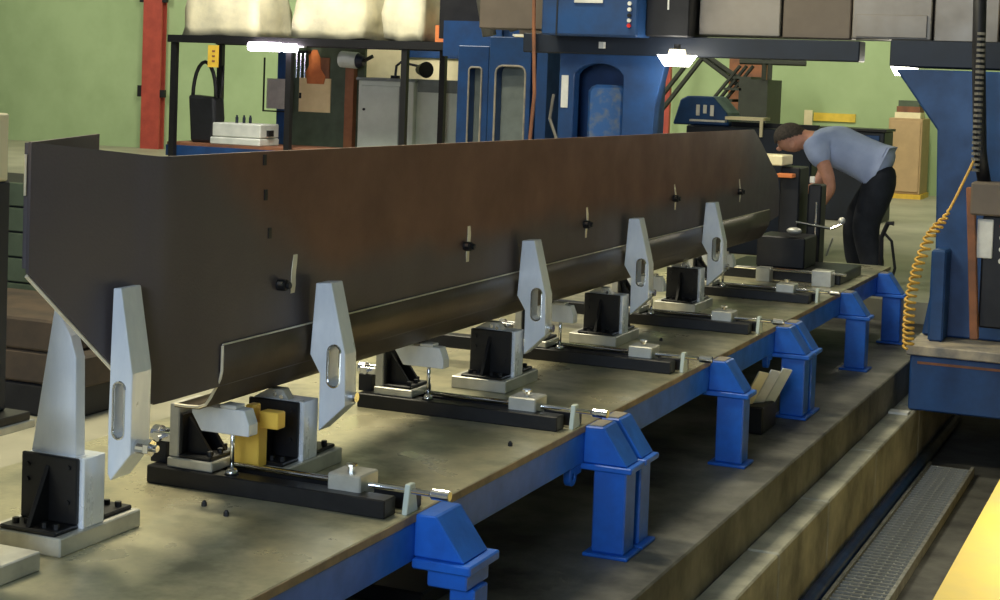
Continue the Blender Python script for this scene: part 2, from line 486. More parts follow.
names = ['tall-armed clamp post standing under the raised near end of the plate', 'clamp post with black angle brackets beside the yellow blocks',
         'clamp post standing between the second and third black rails from the yellow blocks', 'black-bracketed clamp post second from the bending worker', 'black-bracketed clamp post closest to the bending worker']
for k in range(5):
    clamp_post(POSTY[k], POSTX[k], names[k], k == 0)

def slot(cx, cz0, cz1, r, n=8):
    return [(cx + r*math.cos(math.pi*k/n), cz1 + r*math.sin(math.pi*k/n)) for k in range(n+1)] + [(cx - r*math.cos(math.pi*k/n), cz0 - r*math.sin(math.pi*k/n)) for k in range(n+1)]
def rim(loop, r, y):
    pts = [(x, y, z) for x, z in loop]
    return MB().tube(pts + [pts[0]], r, 6)
def jaw_common(t, y, outl, hole, th):
    pl = MB().prism(outl, 'y', y, y+th, holes=[hole]).build('jaw_plate', 'aluminium', t, .002)
    rim(hole, .0035, y+.001).build('slot_rim', 'chrome', pl)
    return pl
t = thing('clamp_jaw', (-2.25, 3.1, .64), 'tall aluminium clamp jaw with chamfered slot under the raised near plate end', 'clamp')
jaw_common(t, 3.08, [(-2.280, 1.09), (-2.258, 1.092), (-2.222, .898), (-2.222, .712), (-2.276, .645), (-2.284, .66), (-2.286, .78), (-2.284, .87), (-2.284, .932)][::-1], slot(-2.257, .76, .86, .016), .075)
MB().cyl((-2.222, 3.105, .728), (-2.195, 3.105, .728), .016, 14).build('bolt', 'chrome', t, .001)
MB().cyl((-2.195, 3.105, .728), (-2.180, 3.105, .728), .020, 6).cyl((-2.18, 3.105, .728), (-2.165, 3.105, .728), .009, 8).build('hex_nut', 'chrome', t, .001)
JY = [3.90, 5.37, 6.54, 7.71]; JX = [0, -.003, -.005, -.012]
jl = ['slotted aluminium clamp jaw beside the yellow blocks', 'slotted aluminium clamp jaw at the middle of the plate', 'slotted aluminium clamp jaw second from the bending worker', 'slotted aluminium clamp jaw closest to the bending worker']
jaw = None
for k in range(4):
    if k == 0:
        t = thing('clamp_jaw', (-2.17, 3.90, .61), jl[0], 'clamp', 'slotted clamp jaws along the plate')
        jaw_common(t, 3.90, [(-2.217, 1.023), (-2.170, 1.027), (-2.120, .835), (-2.116, .693), (-2.196, .617), (-2.197, .775), (-2.229, .826)][::-1], slot(-2.154, .762, .838, .020), .065)
        MB().cyl((-2.118, 3.935, .715), (-2.098, 3.935, .715), .014, 12).build('bolt', 'chrome', t)
        jaw = t
    else:
        c = copy_tree(jaw)
        c.location = (-2.17+JX[k], JY[k], .61)
        c['label'] = jl[k]

# ------------------------------------------------------------------ slide rails with screw drives
RY = [3.58, 4.745, 5.92, 7.06, 8.25]
def make_rail(y):
    t = thing('slide_rail', (-2.15, y+.08, T), '', 'rail', 'black slide rails across the table')
    box('front_bar', 'black_oxide', t, -2.53, -1.822, y, y+.062, T, T+.047, bevel=.003)
    box('rear_bar', 'black_oxide', t, -2.53, -1.80, y+.112, y+.165, T, T+.045, bevel=.003)
    MB().cyl((-2.325, y+.088, .557), (-1.715, y+.088, .557), .0075, 12).build('screw_rod', 'chrome', t, smooth=True)
    MB().cyl((-1.735, y+.088, .557), (-1.685, y+.088, .557), .014, 14).build('hand_knob', 'chrome', t, .002)
    n = box('nut_block', 'alu_block', t, -2.005, -1.91, y+.035, y+.135, T+.030, T+.088, bevel=.004)
    MB().cyl((-1.955, y+.07, T+.088), (-1.955, y+.07, T+.104), .010, 8).cyl((-1.955, y+.07, T+.104), (-1.955, y+.07, T+.109), .015, 10).build('cap_screw', 'chrome', n)
    MB().prism([(y+.06, T), (y+.125, T), (y+.105, T+.075), (y+.075, T+.075)], 'x', -1.805, -1.790).build('end_bracket', 'cabinet_grey', t, .002)
    f = MB().box(-2.55, -2.49, y+.05, y+.066, .60, .625).box(-2.55, -2.49, y+.10, y+.116, .60, .625).build('fork', 'chrome', t, .003)
    MB().cyl((-2.565, y+.083, .612), (-2.54, y+.083, .612), .024, 14).build('fork_collar', 'chrome', f, .002)
    MB().cyl((-2.52, y+.03, .612), (-2.52, y+.13, .612), .008, 8).build('fork_pin', 'chrome', f)
    MB().box(-2.55, -2.50, y+.045, y+.12, T+.045, .602).build('fork_stand', 'dark_steel', t, .002)
    return t
rl = ['black slide rail with chrome screw beside the yellow blocks', 'black slide rail with chrome screw ending at the first double blue leg',
      'black slide rail with chrome screw in the middle of the table', 'black slide rail with chrome screw, second from the bending worker', 'black slide rail with chrome screw closest to the bending worker']
rail = make_rail(RY[0]); rail['label'] = rl[0]
for k in range(1, 5):
    c = copy_tree(rail); c.location.y = RY[k]+.08; c['label'] = rl[k]

# carriage with upright and bracket riding each rail
def make_carriage(y):
    t = thing('rail_carriage', (-2.45, y+.08, T+.047), '', 'bracket', 'carriages riding the slide rails')
    z = T+.047
    box('base_plate', 'alu_block', t, -2.475, -2.335, y+.012, y+.16, z, z+.026, bevel=.003)
    box('upright', 'alu_block', t, -2.475, -2.445, y+.02, y+.155, z+.026, .715, bevel=.003)
    g = MB().box(-2.445, -2.345, y+.02, y+.155, z+.026, z+.036).box(-2.445, -2.435, y+.02, y+.155, z+.036, .69).build('angle_bracket', 'black_oxide', t, .003)
    MB().prism([(-2.435, z+.036), (-2.36, z+.036), (-2.435, .68)], 'y', y+.05, y+.062).build('rib', 'black_oxide', g, .001)
    MB().prism([(-2.435, z+.036), (-2.36, z+.036), (-2.435, .68)], 'y', y+.115, y+.127).build('rib', 'black_oxide', g, .001)
    bolts(g, [(-2.36, y+.04, z+.036), (-2.36, y+.09, z+.036), (-2.38, y+.14, z+.036)])
    return t
def make_jack(y):
    t = thing('screw_jack', (-2.285, y+.03, T+.047), '', 'jack', 'screw jacks under the plate')
    MB().cyl((-2.285, y+.03, T+.047), (-2.285, y+.03, T+.062), .020, 14, .012).build('foot', 'chrome', t, smooth=True)
    MB().cyl((-2.285, y+.03, T+.055), (-2.285, y+.03, .69), .006, 10).build('rod', 'chrome', t, smooth=True)
    MB().prism([(-2.40, .722), (-2.40, .70), (-2.37, .655), (-2.225, .655), (-2.225, .685), (-2.24, .722)], 'y', y+.01, y+.055).build('saddle', 'aluminium', t, .002)
    box('rest_block', 'off_white', t, -2.31, -2.262, y+.005, y+.05, .7225, .7325, bevel=.002)
    return t
cl = ['carriage with upright plate and black bracket beside the yellow blocks', 'carriage with black bracket on the rail by the first double leg', 'carriage with black bracket on the middle rail',
      'carriage on the rail second from the bending worker', 'carriage on the rail closest to the bending worker']
jk = ['screw jack with chrome rod beside the yellow blocks', 'screw jack on the rail by the first double leg', 'screw jack on the middle rail', 'screw jack on the rail second from the bending worker', 'screw jack on the rail closest to the bending worker']
ca = make_carriage(RY[0]); ca['label'] = cl[0]
ja = make_jack(RY[0]); ja['label'] = jk[0]
for k in range(1, 5):
    c = copy_tree(ca); c.location.y = RY[k]+.08; c['label'] = cl[k]
    c = copy_tree(ja); c.location.y = RY[k]+.03; c['label'] = jk[k]
# aluminium spacer blocks by the first rail, warm light painted in as yellow
t = thing('spacer_block', (-2.30, 3.79, T), 'upright aluminium spacer block in painted yellow lamp light with a smaller block on top behind the jack rod', 'block')
box('block_body', 'warm_lit_alu', t, -2.35, -2.262, 3.70, 3.745, T+.046, .67, bevel=.003)
box('block_head', 'warm_lit_alu', t, -2.262, -2.205, 3.70, 3.74, .655, .70, bevel=.003)
box('block_peg', 'warm_lit_alu', t, -2.30, -2.275, 3.69, 3.73, .67, .715, bevel=.003)
# dark crosswise bar under the plate
for i, (y, lab) in enumerate(((5.35, 'short black tie bar under the plate beside the middle clamp post'), (6.5, 'short black tie bar under the plate beside the second post from the worker'))):
    t = thing('tie_bar', (-2.6, y+.04, T), lab, 'bar')
    box('bar', 'black_oxide', t, -2.80, -2.42, y+.30, y+.36, T+.06, T+.11, bevel=.003)
    box('bar_foot', 'dark_steel', t, -2.80, -2.72, y+.29, y+.37, T, T+.06, bevel=.003)
    box('bar_foot', 'dark_steel', t, -2.50, -2.42, y+.29, y+.37, T, T+.06, bevel=.003)
# small bolts left on the table top
pts = [(-2.269, 3.461), (-2.172, 3.412), (-1.872, 4.493), (-2.098, 6.664)]
b0 = None
for i, (x, y) in enumerate(pts):
    if b0 is None:
        b0 = MB().cyl((0, 0, 0), (0, 0, .010), .007, 6).ball((0, 0, .010), .0055, u=8, v=6).build('stud_bolt', 'dark_steel')
        tag(b0, 'small dark stud standing in the bare table top', 'bolt', 'studs in the table top'); c = b0
    else:
        c = b0.copy(); COL.objects.link(c)
    c.location = (x, y, T)
    c['label'] = ('small dark stud beside the tall-armed post, closer to the plate', 'small dark stud beside the tall-armed post, closer to the table edge',
                  'lone dark stud between the first two black rails', 'lone dark stud on the table before the fourth black rail')[i]

# stand cut by the edge of the view, before the tall-armed post
t = thing('end_stop_stand', (-2.40, 2.72, T), 'aluminium end stop stand with black bar on top, before the tall-armed post', 'support')
box('base_block', 'alu_block', t, -2.60, -2.275, 2.70, 2.84, T, T+.043, bevel=.003)
box('upright', 'aluminium', t, -2.50, -2.325, 2.72, 2.76, T+.043, .815, bevel=.002)
box('top_plate', 'alu_block', t, -2.50, -2.29, 2.70, 2.83, .815, .832, bevel=.002)
box('top_bar', 'black_oxide', t, -2.50, -2.295, 2.705, 2.82, .832, .85, bevel=.002)
t = thing('measuring_column', (-2.42, 2.76, .85), 'dark navy upright column standing on the end stop stand', 'column')
box('column_body', 'navy_paint', t, -2.50, -2.345, 2.72, 2.80, .85, 1.345, bevel=.004)
box('column_head', 'cream', t, -2.50, -2.343, 2.73, 2.79, 1.345, 1.49, bevel=.004)
# stuff on the floor behind the near end of the plate
t = thing('storage_crate', (-6.0, 7.0, ZS), 'tall dark grey-green storage crate on the floor behind the plate end', 'crate')
for k in range(6):
    box('crate_board', 'board_green', t, -7.6, -5.2, 7.0, 7.03, ZS+.06+.135*k, ZS+.06+.135*k+.125, bevel=.005)
box('crate_box', 'dark_steel', t, -7.58, -5.22, 7.03, 7.7, ZS, .93)
t = thing('timber_stack', (-4.6, 5.2, ZS), 'low stack of rusty brown timbers on the floor behind the plate end', 'timber')
for i, (z, o) in enumerate(((0, 0), (.14, .05), (.28, -.04))):
    box('beam', 'old_timber' if i else 'dark_steel', t, -6.0+o, -4.35+o, 5.6, 6.3, ZS+z+.002, ZS+z+.138, bevel=.01)

# ------------------------------------------------------------------ under the table
t = thing('scrap_bundle', (-1.78, 7.1, ZS), 'bright sheet-metal offcuts standing in a dark bin between blue legs', 'metal scrap')
box('bin', 'dark_steel', t, -1.85, -1.72, 6.98, 7.22, ZS, .20, bevel=.006)
for i, (x, y, m) in enumerate(((-1.82, 7.02, 'cream'), (-1.785, 7.09, 'off_white'), (-1.75, 7.16, 'tote_white'))):
    posed(MB().box(-.004, .004, -.030, .030, 0, .20), 'offcut', m, t, (x, y, .17), (R(-14), R(22), R(-35)), .001)
tag(box('floor_tray', 'dark_steel', None, -2.25, -1.98, 4.15, 4.45, ZS, ZS+.05, bevel=.006), 'dark shallow tray on the slab under the near table edge', 'tray')

# ------------------------------------------------------------------ fixture at the far end of the plate
t = thing('end_clamp_fixture', (-2.1, 9.7, T), 'dark end clamp fixture on the table between the plate end and the worker', 'fixture')
box('base_slide', 'black_oxide', t, -2.55, -1.85, 9.15, 9.75, T, T+.06, bevel=.004)
box('gear_box', 'dark_steel', t, -2.36, -2.08, 9.25, 9.55, T+.06, .74, bevel=.008)
box('upright', 'dark_steel', t, -2.34, -2.22, 9.66, 9.9, T, 1.12, bevel=.008)
box('upright', 'dark_steel', t, -2.18, -2.10, 9.72, 9.86, T, 1.02, bevel=.008)
box('cover', 'cream', t, -2.48, -2.30, 9.55, 9.80, 1.13, 1.19, bevel=.006)
box('red_pad', 'poster_orange', t, -2.34, -2.24, 9.56, 9.64, 1.06, 1.085, bevel=.004)
MB().cyl((-2.22, 9.6, .80), (-2.02, 9.65, .77), .008, 8).build('lever', 'chrome', t)
MB().cyl((-2.02, 9.65, .77), (-1.96, 9.66, .80), .010, 8).build('lever', 'chrome', t)
MB().ball((-1.96, 9.66, .82), .022).build('lever_ball', 'alu_block', t)
box('slide_block', 'alu_block', t, -1.98, -1.87, 9.0, 9.1, T, T+.09, bevel=.004)
box('slide_block', 'alu_block', t, -2.30, -2.22, 9.02, 9.1, T, T+.08, bevel=.004)
MB().cyl((-2.45, 9.06, .57), (-1.80, 9.06, .57), .008, 10).build('guide_rod', 'chrome', t)
MB().ball((-2.18, 9.40, .765), .035, (1.3, .8, .6)).build('handle', 'alu_block', t, smooth=True)
box('dial', 'off_white', t, -2.17, -2.14, 9.70, 9.715, 1.03, 1.07, bevel=.003)
MB().cyl((-2.12, 9.68, .70), (-2.12, 9.68, .92), .007, 8).build('guide_pin', 'chrome', t)
MB().cyl((-2.06, 9.75, .60), (-2.00, 9.62, .72), .006, 8).build('lever', 'alu_block', t)

# ------------------------------------------------------------------ gantry machine
t = thing('gantry_machine', (-2.4, 9.7, -.1), 'blue gantry milling machine straddling the fixture table', 'machine')
G = t
col = [(-1.61, 1.72), (-1.368, 1.392), (-1.343, .62), (-1.40, .26), (-.55, .26), (-.55, 1.72)]
MB().prism(col, 'y', 9.2, 10.2).build('right_column', 'gantry_blue', t, .01)
box('column_foot', 'gantry_blue', t, -1.40, -.50, 8.85, 10.5, -.095, .20, bevel=.008)
box('foot_ledge', 'beige_worn', t, -1.42, -.50, 8.83, 10.5, .20, .255, bevel=.006)
box('foot_trim', 'rust_brown', t, -1.36, -.50, 8.845, 8.85, .155, .168)
box('column_rib', 'gantry_blue', t, -1.34, -1.26, 9.02, 9.2, .255, .75, bevel=.01)
# left column with arched recess
arch = [(-3.62, 1.22), (-3.62, 1.60)] + [(-3.46 + .165*math.cos(math.pi - k*math.pi/10), 1.60 + .10*math.sin(k*math.pi/10)) for k in range(1, 10)] + [(-3.30, 1.60), (-3.30, 1.22)]
lc = [(-3.72, .22), (-3.72, 1.80), (-3.03, 1.80), (-3.035, 1.70), (-3.09, 1.45), (-3.10, 1.22), (-3.05, .22)]
lcol = MB().prism(lc, 'y', 9.5, 9.6, holes=[arch[::-1]]).build('left_column', 'gantry_blue', t, .006)
MB().prism([(-3.72, ZS), (-3.72, 1.80), (-3.26, 1.80), (-3.28, 1.6), (-3.30, ZS)], 'y', 9.76, 10.3).build('column_back', 'gantry_blue', t, .006)
MB().box(-3.72, -3.69, 9.6, 9.76, ZS, 1.8).box(-3.20, -3.18, 9.6, 9.76, ZS, 1.6).build('column_web', 'gantry_blue', t)
MB().prism([(-3.55, 1.20), (-3.55, 1.53), (-3.52, 1.57), (-3.34, 1.57), (-3.31, 1.53), (-3.31, 1.20)], 'y', 9.56, 9.755).build('motor_housing', 'blue_worn', lcol, .02)
box('column_side_patch', 'off_white', lcol, -3.70, -3.655, 9.494, 9.5, 1.42, 1.62)
box('column_base', 'gantry_blue', t, -3.85, -3.0, 9.4, 10.4, ZS, .32, bevel=.01)
# cross beam
box('cross_rail', 'navy_paint', t, -3.95, -1.86, 9.45, 9.62, 1.755, 1.875, bevel=.006)
box('cross_rail', 'navy_paint', t, -1.67, -.4, 9.35, 9.9, 1.735, 1.885, bevel=.006)
box('cross_beam', 'dark_steel', t, -4.0, -.4, 9.7, 10.3, 1.90, 2.75)
px = [-2.84, -2.335, -1.925, -1.465, -1.10, -.6]
for i in range(5):
    box('cover_panel', 'cover_panel' if i != 1 else 'brown_panel', t, px[i]+.006, px[i+1]-.006, 9.50+.012*(i % 2), 9.70, 1.885 + (.0 if i % 2 else .004), 2.7, bevel=.006)
MB().box(px[2]+.03, px[3]-.03, 9.488, 9.50, 1.90, 2.03).build('panel_plate', 'cover_panel', t, .003)
box('brown_cover', 'brown_panel', t, -4.30, -3.76, 9.55, 9.8, 1.90, 2.7, bevel=.006)
ca_ = box('carriage', 'gantry_blue', t, -3.73, -3.12, 9.2, 9.7, 1.86, 2.7, bevel=.01)
box('carriage_seam', 'navy_paint', ca_, -3.635, -3.625, 9.196, 9.2, 1.86, 2.7)
box('maker_plate', 'off_white', ca_, -3.52, -3.34, 9.192, 9.2, 2.055, 2.12)
for i, (zz, m) in enumerate(((2.055, 'off_white'), (2.02, 'off_white'), (1.985, 'black_oxide'), (1.955, 'off_white'), (1.925, 'red_button'))):
    MB().cyl((-3.17, 9.2, zz), (-3.17, 9.185, zz), .012, 12).build('push_button', m, ca_)
MB().box(-3.12, -2.85, 9.35, 9.75, 1.87, 2.7).build('head_slide', 'dark_steel', t, .008)
box('head_trim', 'off_white', t, -2.985, -2.975, 9.342, 9.35, 2.03, 2.3)
MB().tube([(-3.88, 9.4, 2.6), (-3.86, 9.4, 1.9), (-3.84, 9.4, 1.5), (-3.86, 9.4, 1.2), (-3.83, 9.4, 1.05)], .012).build('hanging_cable', 'rust_brown', t)
MB().tube([(-3.72, 9.42, 1.5), (-3.74, 9.42, 1.35), (-3.66, 9.42, 1.15)], .010).build('hanging_cable', 'hose_grey', t)
box('bracket_tab', 'off_white', t, -3.43, -3.40, 9.40, 9.44, 1.79, 1.83)
# work lamps hung below the cross rail
def work_lamp(x, y, z, r, label, power):
    t = thing('work_lamp', (x, y, z), label, 'lamp', 'work lamps below the gantry')
    MB().cyl((x, y, z-.12), (x, y, z-.055), r*.62, 24, r).build('glowing_bowl', 'lamp_white', t, smooth=False)
    MB().cyl((x, y, z-.054), (x, y, z-.02), r*.45, 20, r*.4).build('collar', 'cream', t)
    MB().cyl((x, y, z-.02), (x, y, z+.01), .02, 10).build('stem', 'dark_steel', t)
    l = bpy.data.lights.new('work_lamp_bulb', 'POINT')
    l.energy = power; l.color = (1, .93, .75); l.shadow_soft_size = .08
    o = bpy.data.objects.new('work_lamp_light', l)
    COL.objects.link(o); o.parent = t; o.location = (0, 0, -.22)
work_lamp(-2.90, 9.30, 1.815, .118, 'glowing bowl lamp hanging below the gantry head', 4)
work_lamp(-1.72, 10.15, 1.81, .09, 'glowing bowl lamp half hidden by the slanted gantry column', 8)

# pendant, cable and coiled hose on the right column
t = thing('control_pendant', (-.95, 8.75, .9), 'brown control pendant with a white panel before the slanted gantry column', 'pendant')
box('pendant_box', 'brown_panel', t, -1.10, -.80, 8.62, 8.80, .98, 1.15, bevel=.01)
posed(MB().box(-.02, .02, -.03, .03, -.78, 0), 'side_rail', 'rust_brown', t, (-1.105, 8.66, 1.12), (0, R(-4), 0), .004)
box('pendant_body', 'dark_steel', t, -1.04, -.8, 8.68, 8.80, .40, .98, bevel=.01)
box('white_panel', 'off_white', t, -1.065, -.985, 8.665, 8.68, .76, .96, bevel=.004)
for i in range(4):
    MB().cyl((-.94, 8.68, .93-.06*i), (-.94, 8.668, .93-.06*i), .014, 10).build('push_button', 'red_button' if i == 0 else 'off_white', t)
t = thing('pendant_cable', (-1.08, 8.7, 1.15), 'dark cable carrier hanging down to the control pendant', 'cable')
MB().tube([(-1.13, 8.75, 2.6), (-1.11, 8.75, 1.8), (-1.08, 8.75, 1.3), (-1.05, 8.75, 1.14)], .034, 10).build('cable', 'dark_steel', t, smooth=True)
for k in range(26):
    z = 1.2 + k*.028
    MB().cyl((-1.125+.03, 8.71, z), (-1.125+.03, 8.71, z+.014), .022, 8).build('cable_link', 'hose_grey', t)
pts = []
cps = [Vector(p) for p in ((-1.10, 8.70, 1.26), (-1.17, 8.66, 1.08), (-1.22, 8.62, .96), (-1.29, 8.60, .86), (-1.34, 8.58, .70), (-1.365, 8.56, .55), (-1.37, 8.56, .40), (-1.365, 8.56, .28))]
N = 420
for i in range(N+1):
    u = i/N*(len(cps)-1); k = min(int(u), len(cps)-2); f = u-k
    p = cps[k].lerp(cps[k+1], f)
    amp = 0 if u < 1.6 else min(1, (u-1.6)*1.2)*.025
    a = (u-1.6)*2*math.pi*4.4
    pts.append(p + Vector((amp*math.cos(a), amp*math.sin(a), amp*.15*math.sin(a))))
tag(MB().tube(pts, .0075, 6).build('coiled_hose', 'hose_yellow', None, smooth=True), 'yellow coiled air hose hanging beside the slanted gantry column', 'hose')

# ------------------------------------------------------------------ worker
def skinned(name, verts, edges, radii, m, parent, sub=2, root=0):
    o0 = ORG[parent]
    me = bpy.data.meshes.new(name)
    me.from_pydata([Vector(v)-o0 for v in verts], edges, [])
    me.materials.append(MATS[m])
    o = bpy.data.objects.new(name, me)
    COL.objects.link(o); o.parent = parent; ORG[o] = o0
    s = o.modifiers.new('skin', 'SKIN'); s.use_smooth_shade = True
    for i, r in enumerate(radii):
        d = me.skin_vertices[0].data[i]
        d.radius = r if isinstance(r, tuple) else (r, r)
        d.use_root = (i == root)
    u = o.modifiers.new('subsurf', 'SUBSURF'); u.levels = sub; u.render_levels = sub
    return o
YM = 11.7
t = thing('person', (-2.15, YM, ZF), 'man in light blue shirt and dark trousers bending over the far end', 'person')
V = []; E = []; RD = []
def jv(p, r, par=None):
    V.append(p); RD.append(r)
    if par is not None: E.append((par, len(V)-1))
    return len(V)-1
pel = jv((-2.13, YM, 1.05), .075)
sp1 = jv((-2.27, YM, 1.13), .09, pel)
sp2 = jv((-2.42, YM, 1.19), .10, sp1)
ch = jv((-2.57, YM, 1.215), .085, sp2)
nk = jv((-2.645, YM, 1.230), .066, ch)
hd = jv((-2.695, YM-.005, 1.230), .085, nk)
hd2 = jv((-2.755, YM-.01, 1.225), .118, hd)
hd3 = jv((-2.790, YM-.01, 1.175), .098, hd2)
jv((-2.80, YM-.01, 1.130), .060, hd3)
for s, el, wri, hand in ((-1, (-2.435, YM-.24, .985), (-2.405, YM-.25, .875), (-2.43, YM-.24, .825)), (1, (-2.56, YM+.22, .99), (-2.60, YM+.14, .89), (-2.64, YM+.10, .85))):
    a = jv((-2.55, YM+s*.16, 1.185), .062, ch)
    b = jv(el, .050, a)
    c = jv(wri, .036, b)
    d = jv(hand, (.040, .026), c)
    hv = (Vector(hand)-Vector(wri)).normalized()
    for q in range(4):   # fingers curling towards the work
        off = Vector((0.0, -.030+.020*q, 0))
        base = Vector(hand) + off + hv*.010
        ln = (.032, .038, .036, .028)[q]
        e1 = jv(tuple(base + hv*.014), .0105, d)
        e2 = jv(tuple(base + hv*(.014+ln)), .0095, e1)
        jv(tuple(base + hv*(.016+ln) + Vector((-.030, 0, -.012))), .0085, e2)
    th = jv(tuple(Vector(hand) + Vector((-.026, s*-.028, .012))), .0115, d)
    jv(tuple(Vector(hand) + Vector((-.055, s*-.030, -.004))), .0095, th)
LEGS = (((-2.10, YM-.10, 1.0), (-2.19, YM-.14, .63), (-2.09, YM-.14, .31), (-2.19, YM-.15, .265)), ((-2.14, YM+.10, 1.0), (-2.31, YM+.13, .63), (-2.27, YM+.13, .31), (-2.37, YM+.14, .265)))
for hp, kn, an, to in LEGS:
    a = jv(hp, .065, pel); b = jv(kn, .055, a); c = jv(an, .042, b); jv(to, .035, c)
body = skinned('body', V, E, RD, 'skin', t, 2)
# face: nose, mouth, ears, eyes and hair
MB().ball((-2.848, YM-.01, 1.145), .017, (1.2, .8, 1)).build('nose', 'skin', body, smooth=True)
MB().ball((-2.826, YM-.01, 1.105), .012, (.5, 2.2, .6)).build('mouth', 'rust_brown', body, smooth=True)
for s in (-1, 1):
    MB().ball((-2.735, YM-.01+s*.095, 1.190), .028, (.9, .35, 1.2)).build('ear', 'skin', body, smooth=True)
    MB().ball((-2.842, YM-.01+s*.036, 1.178), .011).build('eye', 'off_white', body, smooth=True)
h = MB()
h.ball((-2.768, YM-.01, 1.232), .122, (1.0, .92, .88), 48, 40)
bmesh.ops.delete(h.bm, geom=[v for v in h.bm.verts if (v.co.z - 1.232) + (v.co.x + 2.768)*-.35 < -.012], context='VERTS')
h.build('hair', 'hair', body, smooth=True)
# shirt
V = []; E = []; RD = []
b = jv((-2.25, YM, 1.115), .165)
jv((-2.12, YM, 1.055), .160, b); jv((-2.05, YM, 1.02), .150, 1)
c = jv((-2.42, YM, 1.182), .172, b); d = jv((-2.57, YM, 1.205), .140, c); jv((-2.655, YM, 1.228), .088, d)
for s, e in ((-1, (-2.475, YM-.235, 1.035)), (1, (-2.57, YM+.22, 1.04))):
    q = jv((-2.545, YM+s*.165, 1.180), .100, d); jv(e, .080, q)
skinned('shirt', V, E, RD, 'shirt', t, 2)
V = []; E = []; RD = []
a = jv((-2.10, YM, 1.00), .150)
jv((-2.135, YM, 1.045), .150, a)
for hp, kn, an, to in LEGS:
    q = jv((hp[0], hp[1], .93), .128, a); k = jv(kn, .102, q); jv((an[0], an[1], an[2]-.02), .085, k)
skinned('trousers', V, E, RD, 'trousers', t, 2)
for hp, kn, an, to in LEGS:
    MB().ball((an[0]-.06, an[1], ZF+.044), .052, (2.5, .95, .84)).build('shoe', 'shoe', t, smooth=True)
# tool stand behind the worker
t = thing('tool_stand', (-1.98, 11.2, ZF), 'dark tool stand with bent handles beside the worker', 'stand')
box('stand_base', 'dark_steel', t, -2.05, -1.88, 11.1, 11.3, ZF, ZF+.04, bevel=.004)
MB().tube([(-1.99, 11.2, ZF+.04), (-2.0, 11.2, .60), (-1.96, 11.2, .70), (-1.92, 11.2, .70)], .016).build('post', 'dark_steel', t)
MB().tube([(-1.93, 11.2, ZF+.04), (-1.90, 11.2, .40), (-1.93, 11.2, .58), (-1.99, 11.2, .64)], .010).build('handle', 'dark_steel', t)

# ------------------------------------------------------------------ hall background: bench and rack
t = thing('storage_rack', (-8.0, 14.4, ZF), 'black steel rack over the bench carrying white sacks', 'rack')
for x in (-9.70, -8.345, -7.075):
    box('post', 'rack_black', t, x-.03, x+.03, 14.0, 14.06, ZF, 1.85)
for x in (-9.70, -7.075):
    box('post', 'rack_black', t, x-.03, x+.03, 14.85, 14.91, ZF, 1.85)
box('front_rail', 'rack_black', t, -9.76, -6.42, 13.98, 14.05, 1.82, 1.895)
box('rear_rail', 'rack_black', t, -9.76, -6.42, 14.86, 14.93, 1.82, 1.895)
for i in range(6):
    box('shelf_board', 'dark_steel', t, -9.76+.557*i+.005, -9.76+.557*(i+1)-.005, 14.05, 14.86, 1.845, 1.895)
def sack(x0, x1, label, seed):
    bm = bmesh.new()
    bmesh.ops.create_cube(bm, size=1)
    bmesh.ops.subdivide_edges(bm, edges=bm.edges[:], cuts=7, use_grid_fill=True)
    wd = x1-x0
    for v in bm.verts:
        p = v.co.copy()
        q = p.normalized()*.62
        p = p.lerp(q, .28)
        nn = mnoise.noise(p*3.2 + Vector((seed, 0, 0)))
        n2 = mnoise.noise(p*8 + Vector((0, seed, 0)))
        p = p*(1 + .10*nn + .04*n2)
        p.z = max(p.z, -.47)
        bulge = 1.12 - .25*(p.z+.5)
        v.co = Vector((p.x*wd*bulge*.97, p.y*.72*bulge, (p.z+.47)*.78))
    m = MB(); me = bpy.data.meshes.new('q'); bm.to_mesh(me); bm.free(); m.bm.from_mesh(me); bpy.data.meshes.remove(me)
    o = m.build('sack', 'bag_white', None, smooth=True)
    o.location = ((x0+x1)/2, 14.44, 1.896)
    tag(o, label, 'sack', 'white sacks on the rack')
sack(-9.62, -8.78, 'white sack on the rack next to the red column', 1.3)
sack(-8.36, -7.56, 'broad white sack in the middle of the rack', 5.1)
sack(-7.36, -6.93, 'folded pale sack on the rack beside the orange box', 9.4)
tag(box('rack_upright', 'navy_paint', None, -8.70, -8.64, 14.80, 14.86, 1.896, 2.8), 'dark blue upright strip between the sacks on the rack', 'upright')
tag(box('rack_upright', 'dark_steel', None, -8.52, -8.44, 14.80, 14.86, 1.896, 2.8), 'dark green upright strip beside the broad white sack', 'upright')
tag(box('carton', 'poster_orange', None, -6.85, -6.68, 14.2, 14.4, 1.896, 2.06), 'small orange carton on the rack end', 'carton')
t = thing('tube_lamp', (-8.4, 13.95, 1.80), 'glowing fluorescent tube lamp under the rack rail', 'lamp')
box('housing', 'off_white', t, -8.77, -8.17, 13.99, 14.04, 1.805, 1.819)
MB().cyl((-8.75, 13.93, 1.80), (-8.40, 13.93, 1.80), .045, 12).build('tube', 'tube_light', t)
MB().cyl((-8.36, 13.93, 1.795), (-8.22, 13.93, 1.795), .042, 12).build('tube', 'tube_light', t)
box('bracket', 'off_white', t, -8.50, -8.46, 13.95, 13.99, 1.80, 1.815)
t = thing('workbench', (-8.2, 14.5, ZF), 'blue workbench with brown top below the black rack', 'bench')
box('bench_top', 'rust_brown', t, -9.83, -6.6, 14.12, 14.82, .76, .80)
box('apron', 'gantry_blue', t, -9.83, -6.6, 14.10, 14.12, .66, .77)
for x in (-9.8, -8.2, -6.68):
    box('leg', 'gantry_blue', t, x, x+.07, 14.14, 14.21, ZF, .76)
    box('leg', 'gantry_blue', t, x, x+.07, 14.72, 14.79, ZF, .76)
t = thing('tool_bag', (-9.510, 14.35, .80), 'black bag with tall looped handles on the workbench', 'bag')
